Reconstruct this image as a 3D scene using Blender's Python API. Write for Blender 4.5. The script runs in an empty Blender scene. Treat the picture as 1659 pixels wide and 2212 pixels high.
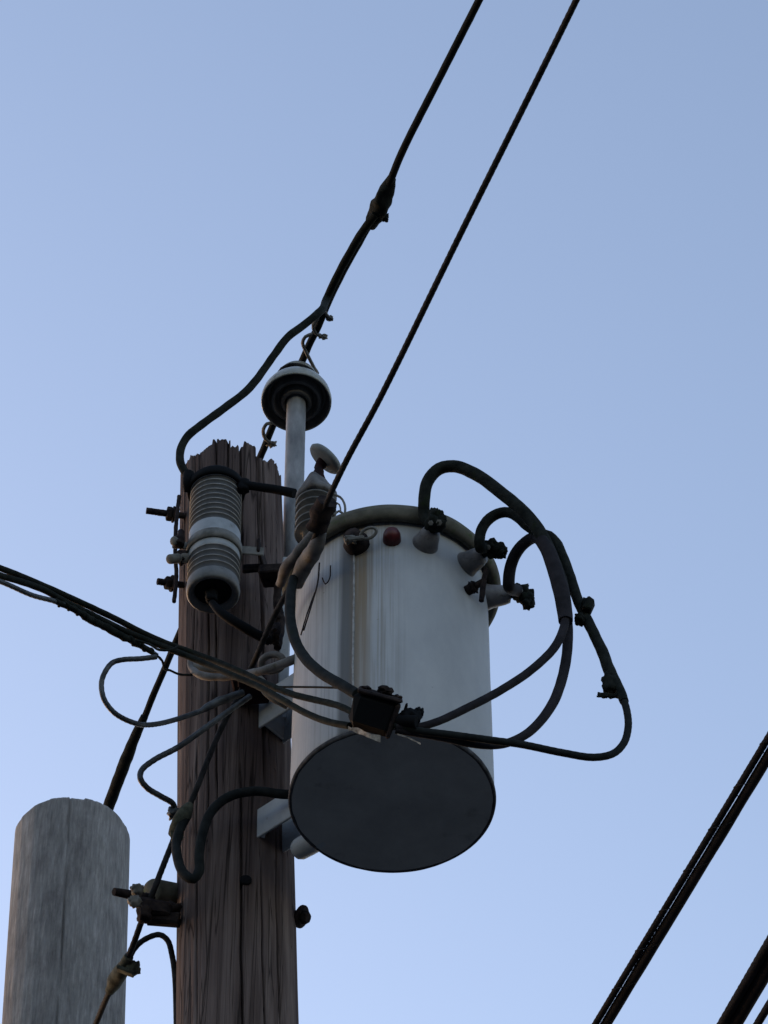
import bpy, math, random
from mathutils import Vector, Matrix, noise
random.seed(7)
R = math.radians
C = bpy.context.scene.collection
SC = bpy.context.scene

# ------------------------------------------------------------------ camera, sky, sun, exposure
PITCH = R(49.2); F = 7000.0; CAMZ = 1.6
cam_d = bpy.data.cameras.new('camera'); cam = bpy.data.objects.new('camera', cam_d); C.objects.link(cam)
cam.location = (0, 0, CAMZ); cam.rotation_euler = (R(90) + PITCH, 0, 0)
cam_d.sensor_fit = 'HORIZONTAL'; cam_d.sensor_width = 36; cam_d.lens = 36 * F / 1659
cam_d.clip_start = 0.05; cam_d.clip_end = 5000
SC.camera = cam
SC.render.resolution_x = 768; SC.render.resolution_y = 1024

SUN_EL = R(9); SUN_AZ = R(-42)      # azimuth measured from +Y towards +X: ahead and to the left, behind the poles
w = bpy.data.worlds.new('World'); SC.world = w; w.use_nodes = True
nt = w.node_tree; nt.nodes.clear()
sky = nt.nodes.new('ShaderNodeTexSky'); sky.sky_type = 'NISHITA'; sky.sun_disc = False
sky.sun_elevation = SUN_EL; sky.sun_rotation = SUN_AZ
sky.altitude = 0; sky.air_density = 1.0; sky.dust_density = .9; sky.ozone_density = 2.0
tint = nt.nodes.new('ShaderNodeMix'); tint.data_type = 'RGBA'; tint.blend_type = 'MULTIPLY'
tint.inputs[0].default_value = 1.0; tint.inputs[7].default_value = (1.25, .985, .90, 1)
bg = nt.nodes.new('ShaderNodeBackground'); bg.inputs['Strength'].default_value = 0.15
out = nt.nodes.new('ShaderNodeOutputWorld')
nt.links.new(sky.outputs[0], tint.inputs[6]); nt.links.new(tint.outputs[2], bg.inputs['Color'])
nt.links.new(bg.outputs[0], out.inputs['Surface'])

sd = bpy.data.lights.new('sun', 'SUN'); so = bpy.data.objects.new('sun', sd); C.objects.link(so)
sd.energy = 0.03; sd.angle = R(14); sd.color = (1.0, 0.93, 0.86)
to_sun = Vector((math.sin(SUN_AZ) * math.cos(SUN_EL), math.cos(SUN_AZ) * math.cos(SUN_EL), math.sin(SUN_EL)))
so.rotation_euler = to_sun.to_track_quat('Z', 'Y').to_euler(); so.location = (10, 12, 14)

SC.view_settings.view_transform = 'Standard'; SC.view_settings.look = 'None'
SC.view_settings.exposure = 1.66; SC.view_settings.gamma = 1.0
SC.render.engine = 'CYCLES'

# ------------------------------------------------------------------ helpers
SP, CP = math.sin(PITCH), math.cos(PITCH)
def at(px, py, Y):
    """point at forward distance Y seen in the direction (px, py)"""
    dx = (px - 829.5) / F; dy = (1106 - py) / F
    t = Y / (CP - SP * dy)
    return Vector((dx * t, Y, CAMZ + (SP + CP * dy) * t))
def pxr(n, p):                       # n units of apparent size at point p, in metres
    d = p - Vector((0, 0, CAMZ)); t = d.y * CP + d.z * SP
    return n / F * t
def PP(L): return [at(*q) for q in L]
def spline(pts, step=0.012, closed=False):
    pts = [Vector(p) for p in pts]
    if len(pts) == 2:
        n = max(2, int((pts[1] - pts[0]).length / step))
        return [pts[0].lerp(pts[1], i / n) for i in range(n + 1)]
    ext = [pts[0] * 2 - pts[1]] + pts + [pts[-1] * 2 - pts[-2]]
    res = []
    for i in range(1, len(ext) - 2):
        p0, p1, p2, p3 = ext[i - 1:i + 3]
        t0 = 0; t1 = t0 + max((p1 - p0).length, 1e-5) ** .5; t2 = t1 + max((p2 - p1).length, 1e-5) ** .5; t3 = t2 + max((p3 - p2).length, 1e-5) ** .5
        n = max(2, int((p2 - p1).length / step))
        for k in range(n):
            t = t1 + (t2 - t1) * k / n
            a1 = (t1 - t) / (t1 - t0) * p0 + (t - t0) / (t1 - t0) * p1
            a2 = (t2 - t) / (t2 - t1) * p1 + (t - t1) / (t2 - t1) * p2
            a3 = (t3 - t) / (t3 - t2) * p2 + (t - t2) / (t3 - t2) * p3
            b1 = (t2 - t) / (t2 - t0) * a1 + (t - t0) / (t2 - t0) * a2
            b2 = (t3 - t) / (t3 - t1) * a2 + (t - t1) / (t3 - t1) * a3
            res.append((t2 - t) / (t2 - t1) * b1 + (t - t1) / (t2 - t1) * b2)
    res.append(pts[-1])
    return res

WL = {}                              # world location of every object built
class MB:
    def __init__(s): s.v = []; s.f = []; s.sm = []
    def _add(s, vs, fs, smooth=True):
        o = len(s.v); s.v += [Vector(v) for v in vs]
        for f in fs: s.f.append([i + o for i in f]); s.sm.append(smooth)
    def tube(s, pts, r, seg=14, strands=0, lay=0.12, amp=0.12, rough=0.0, rs=60, step=None, raw=False, caps=True):
        """r: number or list of radii spread over the length"""
        rr = r if isinstance(r, (list, tuple)) else [r]
        if step is None: step = 0.004 if strands else 0.010
        P = [Vector(p) for p in pts] if raw else spline(pts, step)
        n = len(P); L = [0]
        for i in range(1, n): L.append(L[-1] + (P[i] - P[i - 1]).length)
        T = [(P[min(i + 1, n - 1)] - P[max(i - 1, 0)]).normalized() for i in range(n)]
        u = T[0].orthogonal().normalized(); vs = []
        if strands: seg = strands * 3
        for i in range(n):
            u = (u - T[i] * u.dot(T[i])).normalized(); b = T[i].cross(u)
            q = L[i] / max(L[-1], 1e-6) * (len(rr) - 1); k = min(int(q), len(rr) - 2) if len(rr) > 1 else 0
            rad = rr[0] if len(rr) == 1 else rr[k] + (rr[k + 1] - rr[k]) * (q - k)
            for j in range(seg):
                a = 2 * math.pi * j / seg; m = 1.0
                d = u * math.cos(a) + b * math.sin(a)
                if strands: m += amp * (abs(math.cos(strands / 2 * (a - 2 * math.pi * L[i] / lay))) - .6)
                if rough: m += rough * noise.noise((P[i] + d * rad) * rs)
                vs.append(P[i] + d * rad * m)
        fs = [(i * seg + j, i * seg + (j + 1) % seg, (i + 1) * seg + (j + 1) % seg, (i + 1) * seg + j) for i in range(n - 1) for j in range(seg)]
        s._add(vs, fs)
        if caps:
            s._add([vs[j] for j in range(seg)], [list(range(seg))[::-1]], False)
            s._add([vs[(n - 1) * seg + j] for j in range(seg)], [list(range(seg))], False)
        return s
    def lathe(s, prof, o, axis=(0, 0, 1), seg=48, a0=0, a1=2 * math.pi, smooth=True, fn=None):
        """prof: (radius, height) list, revolved about axis through o"""
        ax = Vector(axis).normalized(); u = Vector((1, 0, 0)); u = u - ax * u.dot(ax)
        if u.length < .1: u = Vector((0, 1, 0)) - ax * ax.y
        u.normalize(); b = ax.cross(u); o = Vector(o); full = abs(a1 - a0 - 2 * math.pi) < 1e-6
        m = seg if full else seg + 1; vs = []
        for (r, h) in prof:
            for j in range(m):
                a = a0 + (a1 - a0) * j / seg
                p = o + ax * h + (u * math.cos(a) + b * math.sin(a)) * r
                vs.append(fn(p) if fn else p)
        fs = []
        for i in range(len(prof) - 1):
            for j in range(seg):
                k = (j + 1) % m
                fs.append((i * m + j, i * m + k, (i + 1) * m + k, (i + 1) * m + j))
        s._add(vs, fs, smooth); return s
    def cyl(s, a, b, r, seg=20, r2=None, bev=.15):
        a, b = Vector(a), Vector(b); h = (b - a).length; r2 = r if r2 is None else r2; e = min(r, r2, h) * bev
        s.lathe([(0, 0), (r - e, 0), (r, e), (r2, h - e), (r2 - e, h), (0, h)], a, (b - a), seg, smooth=False if seg < 9 else True); return s
    def box(s, c, size, ax=None, bev=.004, rough=0, div=1):
        """bevelled box; ax: 3x3 matrix whose columns are the box axes"""
        M = Matrix(ax).to_3x3() if ax is not None else Matrix.Identity(3); c = Vector(c)
        x, y, z = [q / 2 for q in size]; e = min(bev, x * .9, y * .9, z * .9)
        vs = []; idx = {}
        for sx in (-1, 1):
            for sy in (-1, 1):
                for sz in (-1, 1):
                    for k, p in enumerate(((x - e, y - e, z), (x - e, y, z - e), (x, y - e, z - e))):
                        q = Vector((sx * p[0], sy * p[1], sz * p[2])); q = c + M @ q
                        if rough: q += Vector((noise.noise(q * 40), noise.noise(q * 40 + Vector((9, 0, 0))), noise.noise(q * 40 + Vector((0, 9, 0))))) * rough
                        idx[(sx, sy, sz, k)] = len(vs); vs.append(q)
        I = idx; fs = []
        for q in (-1, 1):
            fs.append([I[(-1, -1, q, 0)], I[(1, -1, q, 0)], I[(1, 1, q, 0)], I[(-1, 1, q, 0)]][::q])
            fs.append([I[(-1, q, -1, 1)], I[(-1, q, 1, 1)], I[(1, q, 1, 1)], I[(1, q, -1, 1)]][::q])
            fs.append([I[(q, -1, -1, 2)], I[(q, 1, -1, 2)], I[(q, 1, 1, 2)], I[(q, -1, 1, 2)]][::q])
        for a in (-1, 1):
            for b in (-1, 1):
                fs.append([I[(-1, a, b, 0)], I[(1, a, b, 0)], I[(1, a, b, 1)], I[(-1, a, b, 1)]])
                fs.append([I[(a, -1, b, 0)], I[(a, 1, b, 0)], I[(a, 1, b, 2)], I[(a, -1, b, 2)]])
                fs.append([I[(a, b, -1, 1)], I[(a, b, 1, 1)], I[(a, b, 1, 2)], I[(a, b, -1, 2)]])
                for d in (-1, 1): fs.append([I[(a, b, d, 0)], I[(a, b, d, 1)], I[(a, b, d, 2)]])
        s._add(vs, fs, False); return s
    def lump(s, c, size, ax=None, rough=.25, freq=25, seg=20, seed=0):
        """rough rounded blob such as corroded or moss-grown metal"""
        M = Matrix(ax).to_3x3() if ax is not None else Matrix.Identity(3); c = Vector(c); vs = []; rings = seg // 2 + 2
        for i in range(rings + 1):
            th = math.pi * i / rings
            for j in range(seg):
                a = 2 * math.pi * j / seg
                d = Vector((math.sin(th) * math.cos(a), math.sin(th) * math.sin(a), math.cos(th)))
                k = 1 + rough * noise.noise(d * 1.9 + Vector((seed * 3.7, 0, seed))) + rough * .6 * noise.noise(d * 5 + Vector((seed, 4, 0)))
                m = max(abs(d.x), abs(d.y), abs(d.z)) ** .55   # squarish
                q = Vector((d.x * size[0], d.y * size[1], d.z * size[2])) * (.5 * k / m)
                vs.append(c + M @ q)
        fs = [(i * seg + j, (i + 1) * seg + j, (i + 1) * seg + (j + 1) % seg, i * seg + (j + 1) % seg) for i in range(rings) for j in range(seg)]
        s._add(vs, fs, True); return s
    def build(s, name, m, parent=None, origin=None, kind=None):
        if origin is None:
            lo = Vector([min(v[k] for v in s.v) for k in range(3)]); hi = Vector([max(v[k] for v in s.v) for k in range(3)])
            origin = Vector(((lo.x + hi.x) / 2, (lo.y + hi.y) / 2, lo.z))
        origin = Vector(origin)
        me = bpy.data.meshes.new(name); me.from_pydata([tuple(v - origin) for v in s.v], [], s.f); me.update()
        me.polygons.foreach_set('use_smooth', s.sm)
        me.materials.append(m)
        o = bpy.data.objects.new(name, me); C.objects.link(o)
        WL[o.name] = origin
        if parent: o.parent = parent; o.location = origin - WL[parent.name]
        else: o.location = origin
        return o
def tag(o, label, cat, group=None):
    o['label'] = label; o['category'] = cat
    if group: o['group'] = group
    return o
def thing(name, label, cat, loc, group=None):
    o = bpy.data.objects.new(name, None); C.objects.link(o); o.empty_display_size = .05
    o.location = loc; WL[o.name] = Vector(loc); return tag(o, label, cat, group)
def frame(z, x=(1, 0, 0)):
    z = Vector(z).normalized(); x = Vector(x); x = (x - z * x.dot(z)).normalized(); y = z.cross(x)
    return Matrix((x, y, z)).transposed()

# ------------------------------------------------------------------ materials
def mat(name, base, rough=.6, metal=0, build=None):
    m = bpy.data.materials.new(name); m.use_nodes = True; n = m.node_tree; b = n.nodes['Principled BSDF']
    b.inputs['Base Color'].default_value = (*base, 1); b.inputs['Roughness'].default_value = rough; b.inputs['Metallic'].default_value = metal
    b.inputs['Specular IOR Level'].default_value = .05 if max(base) < .09 else .30
    if max(base) < .09: b.inputs['Roughness'].default_value = max(rough, .8)
    if build: build(n, b)
    return m
def N(n, t, **kw):
    x = n.nodes.new(t)
    for k, v in kw.items(): setattr(x, k, v)
    return x
def mapping(n, scale, loc=(0, 0, 0), rot=(0, 0, 0)):
    tc = N(n, 'ShaderNodeTexCoord'); mp = N(n, 'ShaderNodeMapping')
    mp.inputs['Scale'].default_value = scale; mp.inputs['Location'].default_value = loc; mp.inputs['Rotation'].default_value = rot
    n.links.new(tc.outputs['Object'], mp.inputs[0]); return mp
def nz(n, vec, scale, detail=6, rough=.6, dist=0):
    t = N(n, 'ShaderNodeTexNoise'); t.inputs['Scale'].default_value = scale; t.inputs['Detail'].default_value = detail
    t.inputs['Roughness'].default_value = rough; t.inputs['Distortion'].default_value = dist
    if vec is not None: n.links.new(vec, t.inputs['Vector'])
    return t.outputs[0]
def ramp(n, fac, stops):
    r = N(n, 'ShaderNodeValToRGB'); e = r.color_ramp.elements
    while len(e) < len(stops): e.new(.5)
    for i, (p, c) in enumerate(stops):
        e[i].position = p; e[i].color = (*c, 1) if len(c) == 3 else c
    n.links.new(fac, r.inputs[0]); return r.outputs[0]
def mix(n, fac, a, b, mode='MIX'):
    x = N(n, 'ShaderNodeMix', data_type='RGBA', blend_type=mode)
    for i, q in ((0, fac), (6, a), (7, b)):
        if isinstance(q, (int, float)): x.inputs[i].default_value = q
        elif isinstance(q, tuple): x.inputs[i].default_value = (*q, 1)
        else: n.links.new(q, x.inputs[i])
    return x.outputs[2]
def math_(n, op, a, b=None, c=None):
    x = N(n, 'ShaderNodeMath', operation=op)
    for i, q in enumerate((a, b, c)):
        if q is None: continue
        if isinstance(q, (int, float)): x.inputs[i].default_value = q
        else: n.links.new(q, x.inputs[i])
    return x.outputs[0]
def bump(n, b, h, strength=.4, dist=.004):
    x = N(n, 'ShaderNodeBump'); x.inputs['Strength'].default_value = strength; x.inputs['Distance'].default_value = dist
    n.links.new(h, x.inputs['Height']); n.links.new(x.outputs[0], b.inputs['Normal'])

def wood(name, dark, mid, light, crack, blot):
    def f(n, b):
        g = nz(n, mapping(n, (15, 15, .55)).outputs[0], 1.5, 7, .58, .5)
        fine = nz(n, mapping(n, (140, 140, 2.2)).outputs[0], 1.5, 6, .7)
        big = nz(n, mapping(n, (5, 5, .55)).outputs[0], 1.3, 5, .6, .6)
        col = ramp(n, g, [(.30, dark), (.47, mid), (.66, light)])
        col = mix(n, .30, col, ramp(n, fine, [(.30, (.55, .55, .56)), (.66, (1.25, 1.22, 1.2))]), 'MULTIPLY')
        col = mix(n, ramp(n, big, [(.40, (0, 0, 0)), (.66, (.8, .8, .8))]), col, blot)
        ck = nz(n, mapping(n, (32, 32, .35), (3, 1, 0)).outputs[0], 1.0, 3, .5, .8)
        line = ramp(n, ck, [(.488, (0, 0, 0)), (.5, (1, 1, 1)), (.512, (0, 0, 0))])
        ck2 = nz(n, mapping(n, (20, 20, .22), (7, 4, 0)).outputs[0], 1.0, 2, .5, .5)
        line = math_(n, 'MAXIMUM', line, ramp(n, ck2, [(.490, (0, 0, 0)), (.5, (1, 1, 1)), (.510, (0, 0, 0))]))
        col = mix(n, math_(n, 'MULTIPLY', line, .8), col, crack)
        n.links.new(col, b.inputs['Base Color'])
        h = math_(n, 'ADD', math_(n, 'ADD', g, fine), math_(n, 'MULTIPLY', line, -1.2))
        bump(n, b, h, .35, .004)
    return mat(name, mid, .92, 0, f)
M = {}
M['wood'] = wood('creosoted wood', (.034, .026, .026), (.082, .065, .063), (.158, .131, .126), (.005, .004, .004), (.045, .034, .034))
M['greywood'] = wood('weathered grey wood', (.12, .125, .135), (.20, .205, .22), (.33, .335, .35), (.05, .05, .055), (.15, .155, .17))
def fgw(n, b):
    v = nz(n, mapping(n, (34, 34, 4)).outputs[0], 2.2, 9, .75, .3)
    big = nz(n, mapping(n, (4, 4, .8)).outputs[0], 1.5, 5, .6, .5)
    blot = nz(n, mapping(n, (11, 11, 6), (2, 2, 2)).outputs[0], 1.6, 8, .72, .2)
    fib = nz(n, mapping(n, (120, 120, 9)).outputs[0], 1.2, 4, .7)
    col = ramp(n, v, [(.30, (.13, .132, .135)), (.50, (.180, .182, .185)), (.74, (.27, .272, .275))])
    col = mix(n, .6, col, ramp(n, big, [(.3, (.6, .58, .6)), (.7, (1.25, 1.25, 1.25))]), 'MULTIPLY')
    col = mix(n, .6, col, ramp(n, fib, [(.35, (.65, .65, .65)), (.7, (1.4, 1.4, 1.4))]), 'MULTIPLY')
    col = mix(n, .7, col, ramp(n, blot, [(.32, (.60, .58, .60)), (.50, (1, 1, 1)), (.70, (1.28, 1.28, 1.3))]), 'MULTIPLY')
    n.links.new(col, b.inputs['Base Color']); bump(n, b, math_(n, 'ADD', v, fib), .5, .005)
M['greywood'] = mat('weathered grey wood', (.2, .2, .21), .95, 0, fgw)

TAX = Vector((.02, 5.69, 7.12)); TR = .25; TH = .755       # transformer axis, radius, height
def ftank(n, b):
    tc = N(n, 'ShaderNodeTexCoord'); sp = N(n, 'ShaderNodeSeparateXYZ'); n.links.new(tc.outputs['Object'], sp.inputs[0])
    ang = math_(n, 'ARCTAN2', sp.outputs[0], math_(n, 'MULTIPLY', sp.outputs[1], -1))
    z = sp.outputs[2]
    cb = N(n, 'ShaderNodeCombineXYZ'); n.links.new(math_(n, 'MULTIPLY', ang, 11), cb.inputs[0]); n.links.new(math_(n, 'MULTIPLY', z, 1.1), cb.inputs[2])
    st = nz(n, cb.outputs[0], 1.6, 6, .6, .15)
    cb2 = N(n, 'ShaderNodeCombineXYZ'); n.links.new(math_(n, 'MULTIPLY', ang, 24), cb2.inputs[0]); n.links.new(math_(n, 'MULTIPLY', z, 1.6), cb2.inputs[2])
    st2 = nz(n, cb2.outputs[0], 1.1, 4, .55, .25)
    col = mix(n, ramp(n, nz(n, mapping(n, (6, 6, 3)).outputs[0], 1.4, 6, .65), [(.35, (0, 0, 0)), (.7, (1, 1, 1))]), (.26, .28, .305), (.315, .335, .36))
    def win(c, wd, soft, base=z):      # 1 inside |ang-c|<wd
        d = math_(n, 'ABSOLUTE', math_(n, 'SUBTRACT', math_(n, 'ADD', ang, math_(n, 'MULTIPLY', math_(n, 'SUBTRACT', st, .5), .05)), c))
        mr = N(n, 'ShaderNodeMapRange'); n.links.new(d, mr.inputs[0]); mr.inputs[1].default_value = wd + soft; mr.inputs[2].default_value = wd
        return mr.outputs[0]
    # grime field left of the middle, streaked
    zone = win(-.62, .50, .35)
    grime = math_(n, 'MULTIPLY', zone, math_(n, 'MULTIPLY', ramp(n, st2, [(.44, (0, 0, 0)), (.68, (.7, .7, .7))]), ramp(n, nz(n, mapping(n, (3, 3, 2.2)).outputs[0], 1.5, 4, .6), [(.35, (.25, .25, .25)), (.62, (1, 1, 1))])))
    col = mix(n, grime, col, (.145, .15, .155))
    # dark band beside the seam and brown run marks under the dark bushing
    zr = N(n, 'ShaderNodeMapRange'); n.links.new(z, zr.inputs[0]); zr.inputs[1].default_value = -.05; zr.inputs[2].default_value = .5
    zr.inputs[3].default_value = .45; zr.inputs[4].default_value = 1
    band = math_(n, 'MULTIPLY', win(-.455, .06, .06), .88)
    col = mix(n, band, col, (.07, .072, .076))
    rust = math_(n, 'MULTIPLY', win(-.315, .05, .085), math_(n, 'MULTIPLY', ramp(n, st2, [(.30, (.45, .45, .45)), (.55, (1, 1, 1))]), math_(n, 'MULTIPLY', zr.outputs[0], .95)))
    col = mix(n, rust, col, (.155, .118, .075))
    r2 = math_(n, 'MULTIPLY', win(-.12, .07, .14), math_(n, 'MULTIPLY', ramp(n, st2, [(.47, (0, 0, 0)), (.64, (.55, .55, .55))]), zr.outputs[0]))
    col = mix(n, r2, col, (.17, .155, .135))
    # shade under the lid painted in as darker colour, its edge wavered by noise
    zt = N(n, 'ShaderNodeMapRange'); n.links.new(math_(n, 'ADD', z, math_(n, 'MULTIPLY', math_(n, 'SUBTRACT', st, .5), .16)), zt.inputs[0]); zt.inputs[1].default_value = .56; zt.inputs[2].default_value = .76
    col = mix(n, math_(n, 'MULTIPLY', zt.outputs[0], .45), col, (.13, .13, .125))
    # chips
    ch = nz(n, mapping(n, (1, 1, 1)).outputs[0], 42, 5, .7)
    col = mix(n, ramp(n, ch, [(.70, (0, 0, 0)), (.74, (1, 1, 1))]), col, (.12, .10, .09))
    n.links.new(col, b.inputs['Base Color'])
    bump(n, b, nz(n, mapping(n, (1, 1, 1)).outputs[0], 30, 3, .5), .06, .003)
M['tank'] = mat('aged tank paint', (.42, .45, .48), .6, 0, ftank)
def speck(dark, light, sc=25, lo=.35, hi=.65, bs=.3, extra=None, zs=1):
    def f(n, b):
        a = nz(n, mapping(n, (1, 1, zs)).outputs[0], sc, 7, .65)
        col = ramp(n, a, [(lo, dark), (hi, light)])
        if extra:
            e = nz(n, mapping(n, (1, 1, 1), (2, 5, 1)).outputs[0], extra[1], 6, .7)
            col = mix(n, ramp(n, e, [(extra[2], (0, 0, 0)), (extra[2] + .12, (1, 1, 1))]), col, extra[0])
        n.links.new(col, b.inputs['Base Color']); bump(n, b, a, bs, .003)
    return f
M['under'] = mat('tank underside', (.13, .13, .14), .8, 0, speck((.235, .235, .235), (.32, .318, .315), 5, bs=.1, extra=((.17, .168, .165), 7, .58)))
M['paint'] = mat('bracket paint', (.36, .39, .42), .55, 0, speck((.22, .24, .26), (.28, .30, .325), 18, bs=.1, extra=((.13, .11, .09), 30, .62)))
M['rim'] = mat('lichened lid rim', (.13, .13, .09), .9, 0, speck((.045, .045, .037), (.105, .104, .088), 14, extra=((.035, .055, .02), 20, .56)))
M['black'] = mat('black cable insulation', (.022, .025, .025), .6, 0, speck((.007, .009, .010), (.015, .018, .020), 30, bs=.15, extra=((.010, .014, .009), 18, .60)))
M['mossy'] = mat('mossy black cable', (.02, .025, .02), .85, 0, speck((.006, .008, .008), (.016, .019, .018), 45, bs=.6, extra=((.012, .018, .009), 22, .58)))
M['purple'] = mat('faded sleeve', (.05, .048, .055), .65, 0, speck((.010, .010, .013), (.022, .021, .026), 22, bs=.1))
M['strand'] = mat('weathered stranded wire', (.06, .063, .07), .6, .3, speck((.010, .011, .013), (.032, .033, .037), 30, bs=.2))
M['alu'] = mat('grey aluminium wire', (.16, .18, .20), .55, .35, speck((.015, .019, .026), (.065, .075, .086), 24, bs=.2))
M['galv'] = mat('galvanised steel', (.24, .25, .265), .6, .25, speck((.085, .09, .10), (.22, .23, .245), 16, bs=.15, zs=.35))
M['dull'] = mat('dull zinc', (.17, .17, .165), .75, .15, speck((.06, .062, .06), (.15, .15, .145), 22, bs=.3))
M['rust'] = mat('rusty steel', (.03, .026, .028), .9, .1, speck((.007, .007, .010), (.032, .025, .024), 40, bs=.8))
M['maroon'] = mat('dark oxide steel', (.03, .016, .018), .85, 0, speck((.010, .008, .010), (.03, .015, .017), 26, bs=.4))
M['porc'] = mat('grey porcelain', (.30, .32, .32), .3, 0, speck((.15, .163, .158), (.26, .275, .27), 12, bs=.05, extra=((.09, .09, .075), 17, .56)))
M['porcdark'] = mat('dark glazed porcelain', (.10, .10, .10), .3, 0, speck((.04, .041, .043), (.10, .10, .10), 14, bs=.05))
M['hood'] = mat('dusty guard rubber', (.18, .18, .185), .8, 0, speck((.045, .044, .047), (.125, .125, .13), 16, bs=.3, extra=((.06, .055, .05), 26, .55)))
M['rib'] = mat('grey polymer', (.06, .064, .07), .6, 0, speck((.05, .054, .06), (.075, .078, .085), 20, bs=.05))
M['edge'] = mat('pale rib highlight', (.42, .43, .44), .6, 0, speck((.16, .165, .17), (.36, .365, .37), 30, bs=.05))  # paler than the ribs: highlights on their edges put in as colour
M['white'] = mat('chalky white band', (.44, .48, .51), .5, 0, speck((.17, .19, .21), (.25, .275, .30), 14, bs=.05, extra=((.12, .125, .125), 26, .60)))
M['endcap'] = mat('dirty moulded end', (.27, .285, .30), .6, 0, speck((.06, .065, .07), (.12, .127, .135), 18, bs=.1, extra=((.04, .042, .038), 24, .58)))
M['red'] = mat('faded red plastic', (.16, .012, .014), .45, 0, speck((.035, .006, .008), (.075, .010, .012), 30, bs=.1))
M['gum'] = mat('grey bushing boot', (.20, .195, .205), .5, 0, speck((.085, .083, .09), (.165, .162, .17), 22, bs=.2, extra=((.05, .05, .045), 30, .58)))
M['tape'] = mat('pale torn tape', (.42, .41, .39), .8, 0, speck((.10, .095, .09), (.42, .41, .39), 60, bs=.5))
M['ink'] = mat('void black', (.005, .006, .008), .8)
M['comm'] = mat('black sheathed cable', (.022, .02, .021), .55, 0, speck((.013, .012, .013), (.026, .023, .025), 20, bs=.1))

# ------------------------------------------------------------------ ground
g = MB(); gv = []; n_ = 40
for i in range(n_ + 1):
    for j in range(n_ + 1):
        x = (i / n_ - .5) * 2; y = (j / n_ - .5) * 2
        x = math.copysign(abs(x) ** 2.2, x) * 900; y = math.copysign(abs(y) ** 2.2, y) * 900
        gv.append((x, y, .05 * noise.noise(Vector((x * .1, y * .1, 0)))))
g._add(gv, [(i * (n_ + 1) + j, (i + 1) * (n_ + 1) + j, (i + 1) * (n_ + 1) + j + 1, i * (n_ + 1) + j + 1) for i in range(n_) for j in range(n_)])
M['rimdark'] = mat('dark base rim', (.05, .05, .055), .8, 0, speck((.025, .026, .03), (.07, .072, .08), 40, bs=.3))  # darker than the tank wall and base plate
M['olive'] = mat('oxidised connector', (.05, .055, .045), .8, 0, speck((.025, .03, .025), (.075, .08, .065), 30, bs=.4))
M['disc'] = mat('chalky grey disc', (.2, .21, .22), .85, 0, speck((.09, .105, .115), (.16, .178, .19), 22, bs=.2))
M['seam'] = mat('chalky seam', (.2, .21, .22), .7, 0, speck((.10, .105, .11), (.30, .31, .32), 30, bs=.1))
M['ground'] = mat('rough grass ground', (.06, .065, .04), .95, 0, speck((.045, .055, .06), (.09, .10, .105), 1.3, bs=.5))
gd = g.build('ground', M['ground'], origin=(0, 0, 0)); gd['kind'] = 'structure'

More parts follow.
